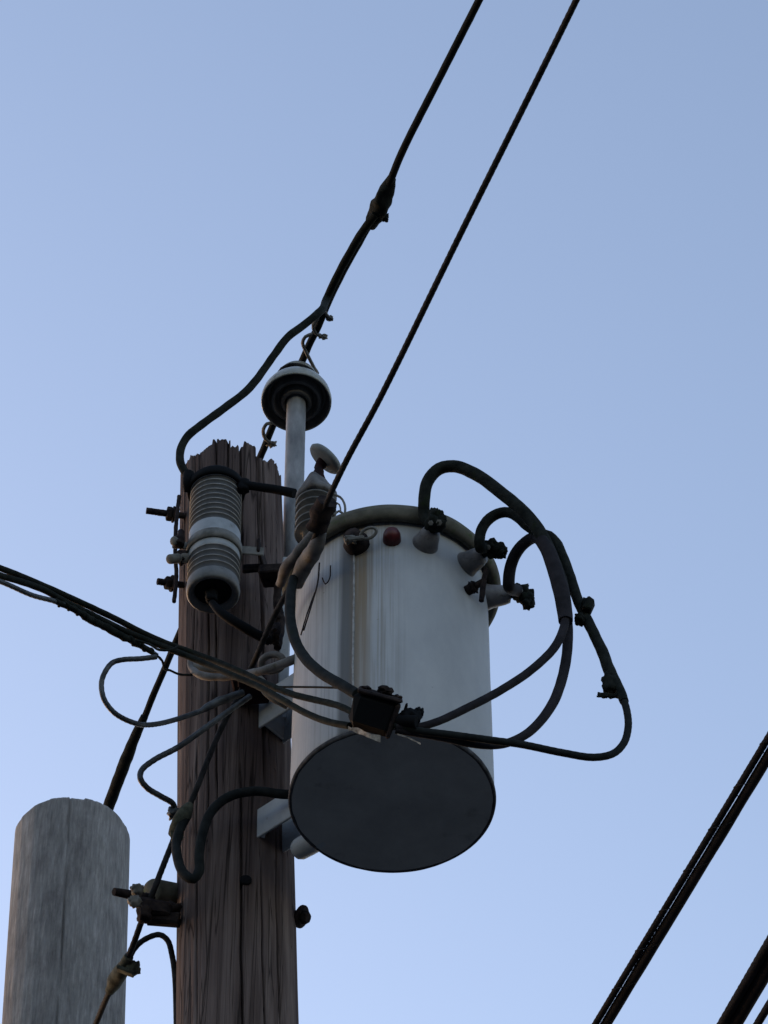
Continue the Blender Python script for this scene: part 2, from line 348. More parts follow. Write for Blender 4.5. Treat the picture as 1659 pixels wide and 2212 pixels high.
# ------------------------------------------------------------------ wooden poles
def pole_mesh(a, b, rad, cracks, seg, zf, jag, feats=(), seed=0, rnd=0.0, fib=.0012):
    """a foot, b top centre; zf height where the fine rows start"""
    a, b = Vector(a), Vector(b); vs = []; H = b.z - a.z
    zs = [0, H * .3, (zf - a.z) * .9] ; rows = 230
    zs += [zf - a.z + (H - (zf - a.z)) * i / rows for i in range(rows + 1)]
    def top(t):
        if not jag: return 0
        s = noise.noise(Vector((math.cos(t) * 2.2 + seed, math.sin(t) * 2.2, 3))) * .026
        k = int((t + .3 * noise.noise(Vector((t * 3, seed, 0)))) * 3.2)      # splinter chunks
        random.seed(k * 13 + seed); s += random.uniform(-.018, .010)
        s += .005 * noise.noise(Vector((t * 20, seed, 1))) + .003 * noise.noise(Vector((t * 70, seed, 7)))
        return s * jag
    tops = [top(2 * math.pi * j / seg) for j in range(seg)]
    for zi, z in enumerate(zs):
        q = z / H; c = a.lerp(b, q)
        for j in range(seg):
            t = 2 * math.pi * j / seg; r = rad(q)
            zz = c.z
            u = max(0, 1 - (H - z) / .16)
            zz += tops[j] * u * u
            d = fib * noise.noise(Vector((math.cos(t) * 18, math.sin(t) * 18, zz * .9 + seed)))
            d += .0035 * noise.noise(Vector((math.cos(t) * 4, math.sin(t) * 4, zz * .7 + seed)))
            for (ct, dep, wid, z0, z1, wn) in cracks:
                if z0 < zz < z1:
                    tt = ct + wn * noise.noise(Vector((zz * 1.7, ct * 5, seed))) + .012 * noise.noise(Vector((zz * 9, ct, seed)))
                    e = (t - tt + math.pi) % (2 * math.pi) - math.pi
                    if abs(e) < wid * 3:
                        en = min(1, (zz - z0) / .15, (z1 - zz) / .15 if z1 < b.z + .2 else 1)
                        d -= dep * en * math.exp(-(e / wid) ** 2)
            if rnd and H - z < rnd:                      # rounded weathered shoulder
                k = 1 - (H - z) / rnd; r *= math.sqrt(max(0, 1 - .10 * k ** 3))
            p = Vector((c.x + (r + d) * math.cos(t), c.y + (r + d) * math.sin(t), zz))
            for (fp, fr, fd) in feats:
                dd = (Vector((p.x, p.y, p.z)) - fp).length
                if dd < fr * 1.6:
                    k = max(0, min(1, (fr * 1.25 - dd) / (fr * .4))) * fd
                    p.x -= math.cos(t) * k; p.y -= math.sin(t) * k
            vs.append(p)
    n = len(zs)
    fs = [(i * seg + j, i * seg + (j + 1) % seg, (i + 1) * seg + (j + 1) % seg, (i + 1) * seg + j) for i in range(n - 1) for j in range(seg)]
    m = MB(); m._add(vs, fs, True)
    # broken end grain closing the top
    base = (n - 1) * seg; cc = a.lerp(b, 1); vv = [vs[base + j] for j in range(seg)]
    prev = vv
    allv = list(vv)
    for k in (.8, .55, .3, .05):
        for j in range(seg):
            t = 2 * math.pi * j / seg
            p = cc + (vv[j] - cc) * k; p.z = cc.z + (vv[j].z - cc.z) * k - .02 + .012 * noise.noise(p * 60)
            allv.append(p)
    m._add(allv, [(i * seg + j, i * seg + (j + 1) % seg, (i + 1) * seg + (j + 1) % seg, (i + 1) * seg + j) for i in range(4) for j in range(seg)], False)
    return m

PB, PT = at(513, 2212, 6.07), at(499, 1036, 6.07)         # two points on the leaning pole's axis
pdir = (PT - PB) / (PT.z - PB.z)
foot = PB - pdir * (PB.z + .3)
def pole_c(z): return PB + pdir * (z - PB.z)
def pole_r(q): return .163 - .017 * q
up_ = thing('utility_pole', 'dark brown cracked wooden pole with splintered top that carries the transformer', 'utility pole', (foot.x, foot.y, 0))
# visible face is around angle -90 deg
rc = random.Random(5); cr = []
for i in range(16):
    t = rc.uniform(0, 2 * math.pi); z0 = rc.uniform(6.3, 8.3); L = rc.uniform(.35, 1.6)
    cr.append((t, rc.uniform(.004, .012), rc.uniform(.007, .012), z0, z0 + L, rc.uniform(.03, .10)))
for i in range(24):                                       # splits opening at the top
    t = 2 * math.pi * (i + rc.uniform(-.4, .4)) / 24
    cr.append((t, rc.uniform(.010, .024), rc.uniform(.008, .018), 8.75 - rc.uniform(.15, .7), 9.3, .03))
for px, dep, wid, z0, z1 in ((575, .03, .022, 7.4, 9.2), (425, .02, .014, 6.2, 7.6), (520, .024, .016, 6.3, 7.5), (560, .022, .014, 6.2, 7.15), (470, .022, .014, 7.3, 8.1), (592, .02, .014, 6.1, 7.3), (449, .02, .013, 7.2, 8.6)):
    X = (px - 505) / F * 8.4 / .15; cr.append((-math.pi / 2 + math.asin(max(-.95, min(.95, X))), dep, wid, z0, z1, .05))
hole = at(531, 1903, 5.925); hc_ = pole_c(hole.z); hole.y = hc_.y - math.sqrt(.149 ** 2 - (hole.x - hc_.x) ** 2)
feats = []
for i in range(15):                                       # curved knot scar
    k = i / 14; feats.append((at(452 + 62 * k, 1838 - 40 * math.sin(k * 1.9) - 4 * k, 5.93 + .02 * abs(k - .5)), .0042, .006))
pole_mesh(foot, PT, pole_r, cr, 620, 6.2, 1.5, feats, 3, fib=.0016).build('shaft', M['wood'], up_, origin=(foot.x, foot.y, 0))

def bolt(m_name, a, b, r, nutpos, nutr, parent, wash=True, wr_=.024):
    """threaded rod from a to b with a nut"""
    a, b = Vector(a), Vector(b); d = (b - a).normalized(); L = (b - a).length
    o = MB().tube([a, b], r, 18, rough=.12, rs=300, step=.003).build('through_bolt', M['rust'], parent)
    k = MB(); c = a + d * nutpos; k.cyl(c, c + d * .016, nutr, 6); k.build('nut', M['rust'], o)
    if wash:
        q = c + d * .017; MB().cyl(q, q + d * .006, wr_, 20).build('washer', M['rust'], o)
    return o
bolt('b', at(316, 1103, 5.975), at(400, 1115, 6.0), .0095, .058, .021, up_)
bolt('b', at(340, 1256, 5.975), at(396, 1264, 6.0), .0095, .022, .019, up_)
bolt('b', at(666, 1984, 6.05), at(636, 1976, 6.06), .012, .001, .017, up_, wr_=.030)
st = MB(); st.tube(PP([(387, 1072, 5.97), (380, 1140, 5.95), (379, 1200, 5.95), (381, 1245, 5.955), (376, 1300, 5.95)]), .0058, 8, rough=.2, rs=90); st.build('side_strap', M['rust'], up_)

hd = Vector((pole_c(hole.z).x - hole.x, pole_c(hole.z).y - hole.y, 0)).normalized()
MB().cyl(hole - hd * .005, hole + hd * .04, .0145, 24, bev=.02).build('hole_shade', M['ink'], up_)  # solid black plug: shade inside the hole put in as colour

# grey pole on the left
GB, GT = at(138, 2212, 7.0), at(157, 1803, 7.0); gdir = (GT - GB) / (GT.z - GB.z); gfoot = GB - gdir * (GB.z + .3)
gp = thing('utility_pole', 'pale grey weathered pole with smooth rounded top, alone at the lower left', 'utility pole', (gfoot.x, gfoot.y, 0))
cg = []
for i in range(12):
    z0 = rc.uniform(7.0, 7.9); cg.append((rc.uniform(0, 2 * math.pi), rc.uniform(.001, .003), .01, z0, z0 + rc.uniform(.2, .7), .03))
cg.append((-math.pi / 2 - .0, .016, .0065, 7.2, 7.9, .05))
cg.append((-math.pi / 2 + .02, .008, .006, 7.6, 8.3, .05))
pole_mesh(gfoot, GT, lambda q: .187 - .018 * q, cg, 300, 7.0, .30, [(at(120, 2168, 6.87), .009, .010)], 11, .02, fib=.0012).build('shaft', M['greywood'], gp, origin=(gfoot.x, gfoot.y, 0))

# ------------------------------------------------------------------ transformer
tr = thing('pole_transformer', 'rust-streaked pale grey transformer drum with dark round underside mounted beside the pole', 'transformer', TAX)
def tp(phi, r, z):                   # point at angle phi from the camera side, positive to the right
    return Vector((TAX.x + r * math.sin(phi), TAX.y - r * math.cos(phi), z))
def wob(p):
    d = p - TAX; k = 1 + .0030 * noise.noise(p * 5) + .0012 * noise.noise(p * 13); return Vector((TAX.x + d.x * k, TAX.y + d.y * k, p.z))
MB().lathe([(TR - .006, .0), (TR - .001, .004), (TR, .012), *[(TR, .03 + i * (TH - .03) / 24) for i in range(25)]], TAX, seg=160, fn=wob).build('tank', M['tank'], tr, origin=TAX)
MB().lathe([(0, -.0075), (TR * .5, -.0085), (TR - .012, -.0080), (TR - .004, -.0085)], TAX, seg=160).build('base_plate', M['under'], tr)
MB().lathe([(TR - .006, -.0080), (TR - .001, -.0105), (TR + .0025, -.0085), (TR + .0035, -.003), (TR + .0025, .003), (TR - .001, .006)], TAX, seg=160, fn=lambda p: p + Vector((0, 0, .0012 * noise.noise(p * 25)))).build('base_rim', M['rimdark'], tr)
zr = TAX.z + TH
prof = []
for i in range(17):
    a = math.pi * 2 * i / 16; prof.append((TR + .017 + .019 * math.cos(a), TH + .004 + .026 * math.sin(a)))
MB().lathe(prof, TAX, seg=160, fn=lambda p: p + (p - TAX).normalized() * .002 * noise.noise(p * 14)).build('lid_rim', M['rim'], tr)
MB().lathe([(TR + .02, TH + .02), (TR - .02, TH + .045), (TR * .6, TH + .065), (0, TH + .075)], TAX, seg=96).build('lid', M['rim'], tr)
# weld seam
sm = MB(); ph = -.392
sm.tube([tp(ph + .004 * noise.noise(Vector((z * 9, 0, 0))), TR + .0005, TAX.z + .09 + z) for z in [i * .025 for i in range(27)]], .0028, 8, rough=.4, rs=200); sm.build('weld_seam', M['seam'], tr)
# low-voltage bushings with terminals
TERM = []
def bushing(phi, z, tip, name='low_voltage_bushing', lens=.058):
    n = Vector((math.sin(phi), -math.cos(phi), 0)); c = tp(phi, TR - .006, z)
    b = MB().lathe([(0, 0), (.034, 0), (.035, .006), (.031, .018), (.026, lens * .8), (.022, lens), (.012, lens + .003), (0, lens + .003)], c, n, 40).build(name, M['gum'], tr)
    e = c + n * lens
    tm = MB()
    tm.cyl(e, e + n * .03, .011, 14)
    p = e + n * .030
    tm.lump(p, (.050, .038, .042), frame(n), .35, seed=phi * 3 + 1)
    tm.lump(p + Vector(tip) * .6 + n * .006, (.036, .032, .038), frame(n), .4, seed=phi * 5)
    tm.cyl(p - Vector((.02, 0, 0)) + n * .012, p + Vector((.022, 0, .004)) + n * .012, .009, 6)
    tm.lump(p + Vector(tip), (.028, .026, .032), frame(tip), .5, seed=phi * 7)
    tm.build('terminal_connector', M['mossy'], b)
    up3 = Vector((0, 0, 1)); cd = (Vector((0, 0, CAMZ)) - p).normalized()
    for k_, (ox, oz) in enumerate(((-.008, .004), (.014, -.006))):
        q = p + n.cross(up3) * ox + up3 * oz + cd * .014
        MB().cyl(q, q + cd * .014, .0085 - .0015 * k_, 6).build('clamp_bolt', M['dull'], b)
    TERM.append(p); return b
bushing(R(20), 7.795, (-.004, 0, .030), lens=.052)
bushing(R(50), 7.80, (.022, -.004, -.018))
bushing(R(82), 7.815, (.014, -.004, -.04), lens=.064)
MB().tube(PP([(1050, 1228, 5.48), (1044, 1262, 5.49), (1040, 1298, 5.50)]), [.006, .0075, .007], 10, rough=.3, rs=90).build('ground_strap', M['rust'], tr)
n = Vector((math.sin(R(52)), -math.cos(R(52)), 0)); c = tp(R(50), TR - .003, 7.70)
MB().cyl(c, c + n * .018, .014, 14).cyl(c + n * .016, c + n * .055, .009, 12).lump(c + n * .022, (.028, .028, .02), frame(n), .5, seed=4).build('ground_terminal', M['rust'], tr)
# red dome, dark bushing with ring lug
n = Vector((0, -1, .0)); c = tp(R(0), TR - .010, 7.792)
MB().lathe([(0, 0), (.023, 0), (.0235, .012), (.022, .03), (.017, .041), (.008, .046), (0, .047)], c, n, 32).build('red_cap', M['red'], tr)
n = Vector((math.sin(R(-22)), -math.cos(R(-22)), 0)); c = tp(R(-20), TR - .004, 7.785)
db = MB().lathe([(0, 0), (.030, 0), (.033, .010), (.034, .022), (.027, .030), (.022, .05), (0, .052)], c, n, 36).build('dark_bushing', M['rust'], tr)
e = at(796, 1152, 5.40)
lug = MB(); cam_t = Vector((0, -CP, -SP)); rx = Vector((1, 0, 0)); uy = Vector((0, -SP, CP))
ring = []
for i in range(25):
    a = 2 * math.pi * i / 24; ring.append(e + (rx * .9 + uy * .42).normalized() * math.cos(a) * .021 + (uy * .9 - rx * .42).normalized() * math.sin(a) * .0125)
lug.tube(ring, .0042, 10, raw=True); lug.box(at(768, 1163, 5.405), (.045, .014, .012), frame((0, -1, .2), (.9, 0, .35)), rough=.006)
lug.lump(at(757, 1166, 5.41), (.03, .02, .02), None, .5, seed=9)
lug.build('ring_lug', M['dull'], db)
# hanger brackets reaching back to the pole
pd = Vector((-.749, .662, 0)); side = Vector((.662, .749, 0))
for nm, z0, z1 in (('hanger_bracket', 7.222, 7.322), ('hanger_bracket', 7.62, 7.745)):
    hb = MB(); zc = (z0 + z1) / 2; hh = z1 - z0
    p0 = Vector((TAX.x, TAX.y, 0)) + pd * (TR - .004); L = .185
    X = frame((0, 0, 1), pd)
    for s_ in (-1, 1):
        q = p0 + pd * L / 2 + side * s_ * .040; hb.box((q.x, q.y, zc), (L, .007, hh), X, .002)
    q = p0 + pd * (L - .02); hb.box((q.x, q.y, zc + .004), (.007, .085, hh * .96), X, .002)
    q = p0 + pd * .008; hb.box((q.x, q.y, zc), (.012, .15, hh * 1.1), X, .002)
    ob = hb.build(nm, M['paint'], tr)
# vertical channel tying the brackets to the pole side
q = Vector((TAX.x, TAX.y, 0)) + pd * (TR + .105)
MB().box((-.268, 5.99, 8.02), (.028, .02, .64), frame((0, 0, 1), (1, 0, 0)), .003).build('hanger_rail', M['paint'], tr)
a = at(634, 1842, 5.90); b_ = Vector((TAX.x, TAX.y, a.z)) + pd * (TR - .03)
MB().lathe([(0, 0), (.012, .002), (.022, .008), (.028, .02), (.029, .05), (.029, (b_ - a).length)], a, (b_ - a), 28).build('support_foot', M['paint'], tr)
# high-voltage bushing on the lid with sheds, hood and guard disc
hvb = at(681, 1142, 5.58); ax = (at(684, 1062, 5.60) - hvb).normalized(); ax = Vector((ax.x * .6, ax.y * .3, 1)).normalized()
pr = [(.0, -.08), (.030, -.08)]
for i in range(6):
    h = .0 + i * .030; pr += [(.034, h), (.052, h + .004), (.055, h + .008), (.050, h + .013), (.034, h + .024)]
pr += [(.03, .19), (0, .20)]
hv = MB().lathe(pr, hvb - ax * .03, ax, 48).build('high_voltage_bushing', M['porcdark'], tr)
hh_ = hvb + ax * .12
hood = MB().lathe([(.040, -.004), (.052, -.006), (.055, .004), (.053, .02), (.046, .045), (.034, .070), (.024, .080), (0, .084)], hh_, ax, 40, fn=lambda p: p + Vector((noise.noise(p * 22), noise.noise(p * 22 + Vector((5, 0, 0))), noise.noise(p * 25))) * .014)
hood.build('guard_hood', M['hood'], hv)
nn = ((-rx * .70 - uy * .72) * .93 + cam_t * .36).normalized(); dc = at(698, 996, 5.60)
MB().lathe([(0, .004), (.018, .003), (.046, 0), (.051, -.004), (.053, -.011), (.048, -.018), (0, -.022)], dc, nn, 44).build('guard_disc', M['disc'], hv)
MB().tube([dc + nn * .001, dc + nn * .02 + Vector((.002, 0, -.008)), at(690, 1022, 5.60), at(686, 1044, 5.60)], [.014, .013, .016, .022], 16, rough=.35, rs=60).build('guard_stem', M['maroon'], hv)
MB().tube(PP([(716, 1066, 5.5), (735, 1074, 5.5), (745, 1092, 5.5), (743, 1110, 5.5), (732, 1104, 5.5), (722, 1112, 5.5)]), .0032, 8).tube(PP([(722, 1084, 5.5), (733, 1090, 5.5), (736, 1106, 5.5)]), .0022, 8).build('wire_clip', M['dull'], hv)

# ------------------------------------------------------------------ primary line, pin insulator
INS = at(640, 871, 6.16); IAX = Vector((0, .12, 1)).normalized()
pin = thing('pin_insulator', 'grey bell-shaped pin insulator on a steel tube above the splintered pole top', 'insulator', INS - Vector((0, 0, .62)))
MB().tube([INS - Vector((-.004, 0, .95)), INS + IAX * .03], .0292, 36, rough=.015, rs=30, step=.02).build('support_tube', M['galv'], pin)
inner = [(.0, .035), (.030, .03), (.034, -.002), (.044, -.004), (.047, .004), (.048, .030), (.060, .034), (.065, .006), (.071, .003), (.076, .008), (.078, .036), (.092, .038), (.098, .012), (.1015, .003)]
bell = [(.1010, .004), (.104, .000), (.1068, .006), (.1072, .018), (.104, .036), (.096, .056), (.085, .075), (.073, .092), (.061, .105), (.052, .113), (.049, .121), (.049, .132), (.057, .139), (.060, .148), (.055, .158), (.035, .164), (0, .165)]
MB().lathe(bell, INS, IAX, 96).build('insulator_bell', M['porc'], pin)
MB().lathe(inner, INS, IAX, 96).build('inner_skirt', M['porcdark'], pin)
tw = MB(); tz = INS + IAX * .124
tw.tube([tz + Vector((math.cos(a) * .053, math.sin(a) * .053, .0012 * a)) for a in [i * .3 for i in range(44)]], .0055, 9, rough=.3, rs=120)
tw.tube([tz + Vector((math.cos(a) * .060, math.sin(a) * .058, .010 + .006 * math.sin(a * 2))) for a in [2.6 + i * .25 for i in range(16)]], .006, 9, rough=.3, rs=120)
tw.build('neck_tie', M['strand'], pin)

ZR = 9.23
def atz(px, py, Z):                  # point at world height Z (the primary line lies a little higher, on the insulator top)
    if Z > 9: Z += .18
    dx = (px - 829.5) / F; dy = (1106 - py) / F; t = (Z - CAMZ) / (SP + CP * dy)
    return Vector((dx * t, (CP - SP * dy) * t, Z))
prim = [atz(1300, -520, 9.28), atz(1166, -260, 9.28), atz(1035, 0, 9.28), atz(950, 167, 9.27), atz(867, 332, 9.26), atz(827, 430, 9.25), atz(783, 511, 9.25), atz(752, 566, 9.24), atz(710, 650, 9.24), atz(688, 704, 9.24), atz(671, 738, 9.24), atz(654, 777, 9.24),
        atz(620, 852, 9.25), atz(583, 935, 9.24), atz(571, 967, 9.24), atz(478, 1170, 9.22), atz(384, 1377, 9.20), atz(356, 1444, 9.19), atz(333, 1497, 9.18), atz(311, 1552, 9.17), atz(274, 1632, 9.15), atz(236, 1738, 9.13), atz(180, 1870, 9.11), atz(20, 2230, 9.05), atz(-400, 3300, 8.95)]
pl = thing('primary_line', 'thick black overhead line passing over the bell insulator and behind the brown pole', 'power line', prim[11])
MB().tube(prim, .0112, 14, rough=.06, rs=90, step=.02).build('conductor', M['black'], pl)
s2 = spline(PP([(847, 382, 5.05)]) + [atz(845, 386, 9.26), atz(827, 432, 9.25), atz(805, 482, 9.25)], .006)[8:]
MB().tube([atz(846, 384, 9.262), atz(836, 405, 9.258), atz(825, 436, 9.254), atz(814, 462, 9.250), atz(800, 490, 9.25)], [.014, .021, .027, .028, .024, .016], 20, rough=.35, rs=38, step=.004).lump(atz(832, 470, 9.25), (.02, .02, .03), None, .5, seed=3).build('splice_cover', M['mossy'], pl)
MB().tube([atz(312, 1548, 9.17), atz(298, 1578, 9.165), atz(286, 1606, 9.16), atz(268, 1652, 9.15), atz(236, 1738, 9.13), atz(190, 1850, 9.11)], [.0135, .017, .021, .021, .0205, .0195, .019, .018], 20, rough=.08, rs=30).build('line_sleeve', M['mossy'], pl)
def wz(px, py, Y): return at(px, py, Y)
tap = [atz(812, 462, 9.235), atz(779, 507, 9.235), atz(748, 560, 9.225), atz(722, 610, 9.215), atz(706, 645, 9.20), at(688, 676, 5.72), at(654, 704, 5.72), at(623, 727, 5.72), at(595, 763, 5.73), at(573, 794, 5.74), at(552, 823, 5.74), at(532, 845, 5.74), at(491, 877, 5.74), at(443, 912, 5.74), at(404, 944, 5.745), at(390, 973, 5.75), at(391, 1003, 5.75), at(407, 1028, 5.755), at(424, 1040, 5.76)]
tag(MB().tube(tap, [.0125, .0125, .012, .0118, .0115, .0115, .0115, .0115, .0118], 16, rough=.08, rs=30).build('tap_cable', M['mossy']), 'black tap cable swooping from the upper splice down to the ribbed arrester cap', 'cable')
def yz(px, py): return atz(px, py, 9.24)
def off(p, k=.016): return p + cam_t * k
MB().tube([off(yz(678, 700)), off(yz(694, 678)), off(yz(700, 671)), off(yz(706, 680)), off(yz(713, 688), .01)], .0042, 9, rough=.3, rs=150).lump(off(yz(713, 688), .01), (.018, .014, .014), None, .8, seed=2).build('tie_wire', M['dull'], pl)
MB().tube([off(yz(688, 690), .012), off(yz(677, 702)), off(yz(680, 717)), off(yz(688, 725)), off(yz(697, 728), .012)], .0052, 9, rough=.35, rs=150).lump(off(yz(698, 728), .012), (.022, .014, .016), None, .8, seed=5).build('tie_wire', M['dull'], pl)
MB().tube([off(yz(676, 721), .005), off(yz(660, 728)), off(yz(654, 742)), off(yz(661, 760)), off(yz(671, 780)), off(yz(680, 797), .01), at(686, 806, 6.20)], .0055, 9, rough=.2, rs=120).build('tie_wire', M['dull'], pl)
MB().tube([off(yz(597, 916), -.01), off(yz(577, 916)), off(yz(569, 932)), off(yz(574, 948)), off(yz(586, 957), .012)], .0055, 9, rough=.3, rs=120).lump(off(yz(588, 959), .012), (.026, .016, .016), None, .8, seed=8).build('tie_wire', M['dull'], pl)

# ------------------------------------------------------------------ neutral wire
neu = [at(1500, -540, 3.2), at(1245, 0, 3.90), at(995, 505, 4.50), at(822, 858, 4.95), at(745, 1002, 5.14), at(700, 1100, 5.28), at(678, 1165, 5.38), at(655, 1210, 5.46), at(631, 1259, 5.53), at(592, 1332, 5.63), at(561, 1402, 5.72), at(541, 1446, 5.79), at(514, 1508, 5.83), at(488, 1553, 5.84), at(457, 1621, 5.86), at(430, 1690, 5.875), at(407, 1745, 5.90), at(384, 1792, 5.93), at(365, 1839, 5.95), at(334, 1918, 5.965), at(308, 1984, 6.03), at(286, 2045, 6.11), at(264, 2092, 6.19), at(233, 2150, 6.32), at(207, 2212, 6.46), at(60, 2560, 7.2)]
nw = thing('neutral_wire', 'thin twisted bare wire running from the upper right across the pole front to bottom left', 'wire', neu[11])
MB().tube(neu, .0074, strands=7, lay=.13, amp=.16).build('stranded_conductor', M['strand'], nw)
MB().tube(PP([(706, 1082, 5.27), (694, 1112, 5.31), (682, 1143, 5.35)]), [.026, .029, .026], 8, rough=.25, rs=60, step=.006).build('grip_clamp', M['rust'], nw)
MB().tube(PP([(697, 1150, 5.36), (686, 1176, 5.39), (668, 1205, 5.44), (650, 1236, 5.49), (640, 1262, 5.53)]), [.010, .020, .0225, .022, .021, .018], 20, rough=.14, rs=40).tube(PP([(676, 1150, 5.40), (648, 1188, 5.44), (618, 1228, 5.50), (606, 1262, 5.56)]), [.008, .014, .015, .012], 16, rough=.15, rs=40).build('tap_sleeve', M['hood'], nw)
MB().tube(PP([(410, 1738, 5.88), (398, 1758, 5.88), (386, 1780, 5.90), (378, 1804, 5.93)]), [.010, .019, .021, .017], 18, rough=.22, rs=50).lump(at(383, 1798, 5.92), (.03, .03, .05), None, .3, seed=6).build('compression_sleeve', M['olive'], nw)
MB().tube(PP([(278, 2066, 6.14), (268, 2088, 6.18), (252, 2114, 6.24), (237, 2142, 6.29)]), [.012, .018, .021, .020, .013], 16, rough=.15, rs=40).lump(at(286, 2092, 6.17), (.035, .03, .035), None, .4, seed=1).box(at(271, 2098, 6.17), (.046, .03, .010), frame((.35, -.3, .8)), .002).build('clamp_connector', M['olive'], nw)
tag(MB().tube(PP([(634, 1250, 5.50), (627, 1290, 5.47), (627, 1335, 5.44), (638, 1385, 5.40), (662, 1425, 5.35), (700, 1458, 5.29), (742, 1482, 5.24), (772, 1500, 5.21)]), [.0125, .0135, .0135, .013], 18, rough=.05, rs=40).build('jumper_cable', M['black']), 'thick black cable drooping from the grey tap sleeve to the black connector box', 'cable')
tag(MB().tube(PP([(640, 1714, 5.84), (616, 1716, 5.83), (550, 1709, 5.83), (497, 1720, 5.83), (458, 1751, 5.83), (438, 1799, 5.83), (430, 1850, 5.83), (430, 1882, 5.83), (417, 1899, 5.83), (397, 1887, 5.84), (384, 1856, 5.86), (381, 1821, 5.88), (390, 1788, 5.89), (402, 1765, 5.885)]), .0122, 18, rough=.05, rs=40).build('looped_cable', M['black']), 'black hook-shaped cable from behind the drum underside looping down the pole front', 'cable')
tag(MB().tube(PP([(540, 1504, 5.80), (493, 1537, 5.79), (443, 1573, 5.79), (383, 1615, 5.80), (334, 1641, 5.80), (306, 1664, 5.80), (304, 1684, 5.80), (318, 1702, 5.82), (347, 1720, 5.86), (374, 1737, 5.90), (377, 1752, 5.92)]), .0075, strands=6, lay=.10, amp=.12).lump(at(375, 1756, 5.92), (.03, .03, .03), None, .5, seed=12).build('bare_jumper', M['alu']), 'pale bare wire bent into a sharp V left of the brown pole', 'wire')
tag(MB().tube(PP([(276, 2078, 6.15), (290, 2050, 6.14), (310, 2031, 6.13), (343, 2019, 6.12), (361, 2030, 6.12), (372, 2065, 6.12), (378, 2110, 6.12), (381, 2200, 6.12), (383, 2330, 6.12)]), .0072, strands=6, lay=.10, amp=.12).build('ground_wire', M['strand']), 'thin wire arching from the lower clamp and down the left edge of the brown pole', 'wire')

# ------------------------------------------------------------------ lower spool bracket at the pole's left side
sb = thing('spool_bracket', 'bulky rusty clamp bracket with long bolt on the left side of the brown pole', 'bracket', at(345, 1975, 6.04))
a, b_ = at(246, 1926, 5.94), at(330, 1942, 6.0); d = (b_ - a).normalized()
k = MB(); k.tube([a, b_], [.010, .0125, .0125], 18, rough=.08, rs=300, step=.003).build('bolt', M['rust'], sb)
MB().lump(at(296, 1922, 5.92), (.024, .028, .03), frame(d), .4, seed=3).lump(at(291, 1948, 5.92), (.024, .03, .03), frame(d), .4, seed=5).build('nut', M['dull'], sb)
c0, c1 = at(326, 1926, 6.02), at(392, 1938, 6.09)
MB().lathe([(0, 0), (.030, 0), (.0335, .006), (.034, .02), (.033, (c1 - c0).length)], c0, c1 - c0, 32).build('spool', M['rim'], sb)
MB().box(at(334, 1965, 5.99), (.085, .05, .040), frame((.1, -.3, .95), (1, .1, -.30)), .006, rough=.012).box(at(352, 1985, 6.0), (.085, .03, .028), frame((.1, -.3, .95), (1, .1, -.45)), .004, rough=.008).lump(at(312, 1975, 5.98), (.035, .04, .045), None, .4, seed=4).lump(at(372, 1968, 6.02), (.05, .05, .03), None, .4, seed=14).build('clevis', M['rust'], sb)

# ------------------------------------------------------------------ arrester on the pole front
A0, A1 = at(460, 1286, 5.78), at(467, 1061, 5.78); aax = (A1 - A0).normalized(); AL = (A1 - A0).length; AR = .0695
ar = thing('surge_arrester', 'grey ribbed cylinder with black cap and pale middle band strapped to the pole front', 'arrester', A0)
def ribs(h0, h1, n, r=AR):
    pr = [(r - .003, h0)]; s_ = (h1 - h0) / n
    for i in range(n):
        h = h0 + i * s_; pr += [(r - .0045, h + s_ * .05), (r - .0035, h + s_ * .62), (r, h + s_ * .80), (r + .0008, h + s_ * .90), (r - .001, h + s_ * .97)]
    return pr
# heights along the axis, from the mouth upwards
H = lambda py: (1248 - py) / 226 * AL
def edges(m, h0, h1, n):
    s_ = (h1 - h0) / n
    for i in range(n):
        h = h0 + (i + .86) * s_; m.lathe([(AR - .002, h - .0011), (AR + .0016, h - .0009), (AR + .0016, h + .0007), (AR - .002, h + .0011)], A0, aax, 72)
rb = MB(); rb.lathe(ribs(H(1225), H(1178), 4) + [(AR - .006, H(1177)), (AR - .006, H(1123))] + ribs(H(1121), H(1026), 9) + [(AR - .001, H(1026)), (AR, H(1024)), (AR - .004, AL + .004), (0, AL + .006)], A0, aax, 72) 
hs = rb.build('ribbed_housing', M['rib'], ar)
for h0, h1, n in ((H(1121), H(1026), 9), (H(1225), H(1178), 4)):
    for i in range(n):
        em = MB(); edges(em, h0 + i * (h1 - h0) / n, h0 + (i + 1) * (h1 - h0) / n, 1); em.build('rib_highlight', M['edge'], hs)  # thin pale rings paint the highlight along each rib
MB().lathe([(AR - .004, H(1180)), (AR - .001, H(1178)), (AR + .0005, H(1174)), (AR + .0005, H(1122)), (AR - .003, H(1120))], A0, aax, 72).build('pale_band', M['white'], ar)
MB().lathe([(0, .035), (.045, .035), (.050, .012), (.058, .002), (.066, .0), (.0705, .005), (.072, .018), (AR, H(1226)), (AR - .004, H(1224))], A0, aax, 72).build('bottom_skirt', M['endcap'], ar)
MB().lathe([(0, .028), (.049, .03), (.0495, .016), (.044, .010), (.030, .012), (.02, .006), (0, .006)], A0, aax, 48).lump(A0 + Vector((-.002, -.012, -.012)), (.03, .026, .05), None, .4, seed=2).build('mouth_shade_terminal', M['ink'], ar)  # black fill paints the shaded recess of the mouth; lump at the cable exit
cp = MB().lathe([(AR - .003, AL - .010), (AR + .009, AL - .012), (AR + .011, AL - .002), (AR + .009, AL + .016), (AR - .004, AL + .034), (.03, AL + .044), (0, AL + .046)], A0, aax, 64)
cp.tube(PP([(408, 1024, 5.75), (404, 1044, 5.75), (403, 1062, 5.77)]), [.016, .014, .008], 12); cp.lump(at(526, 1050, 5.75), (.035, .03, .05), None, .2, seed=2)
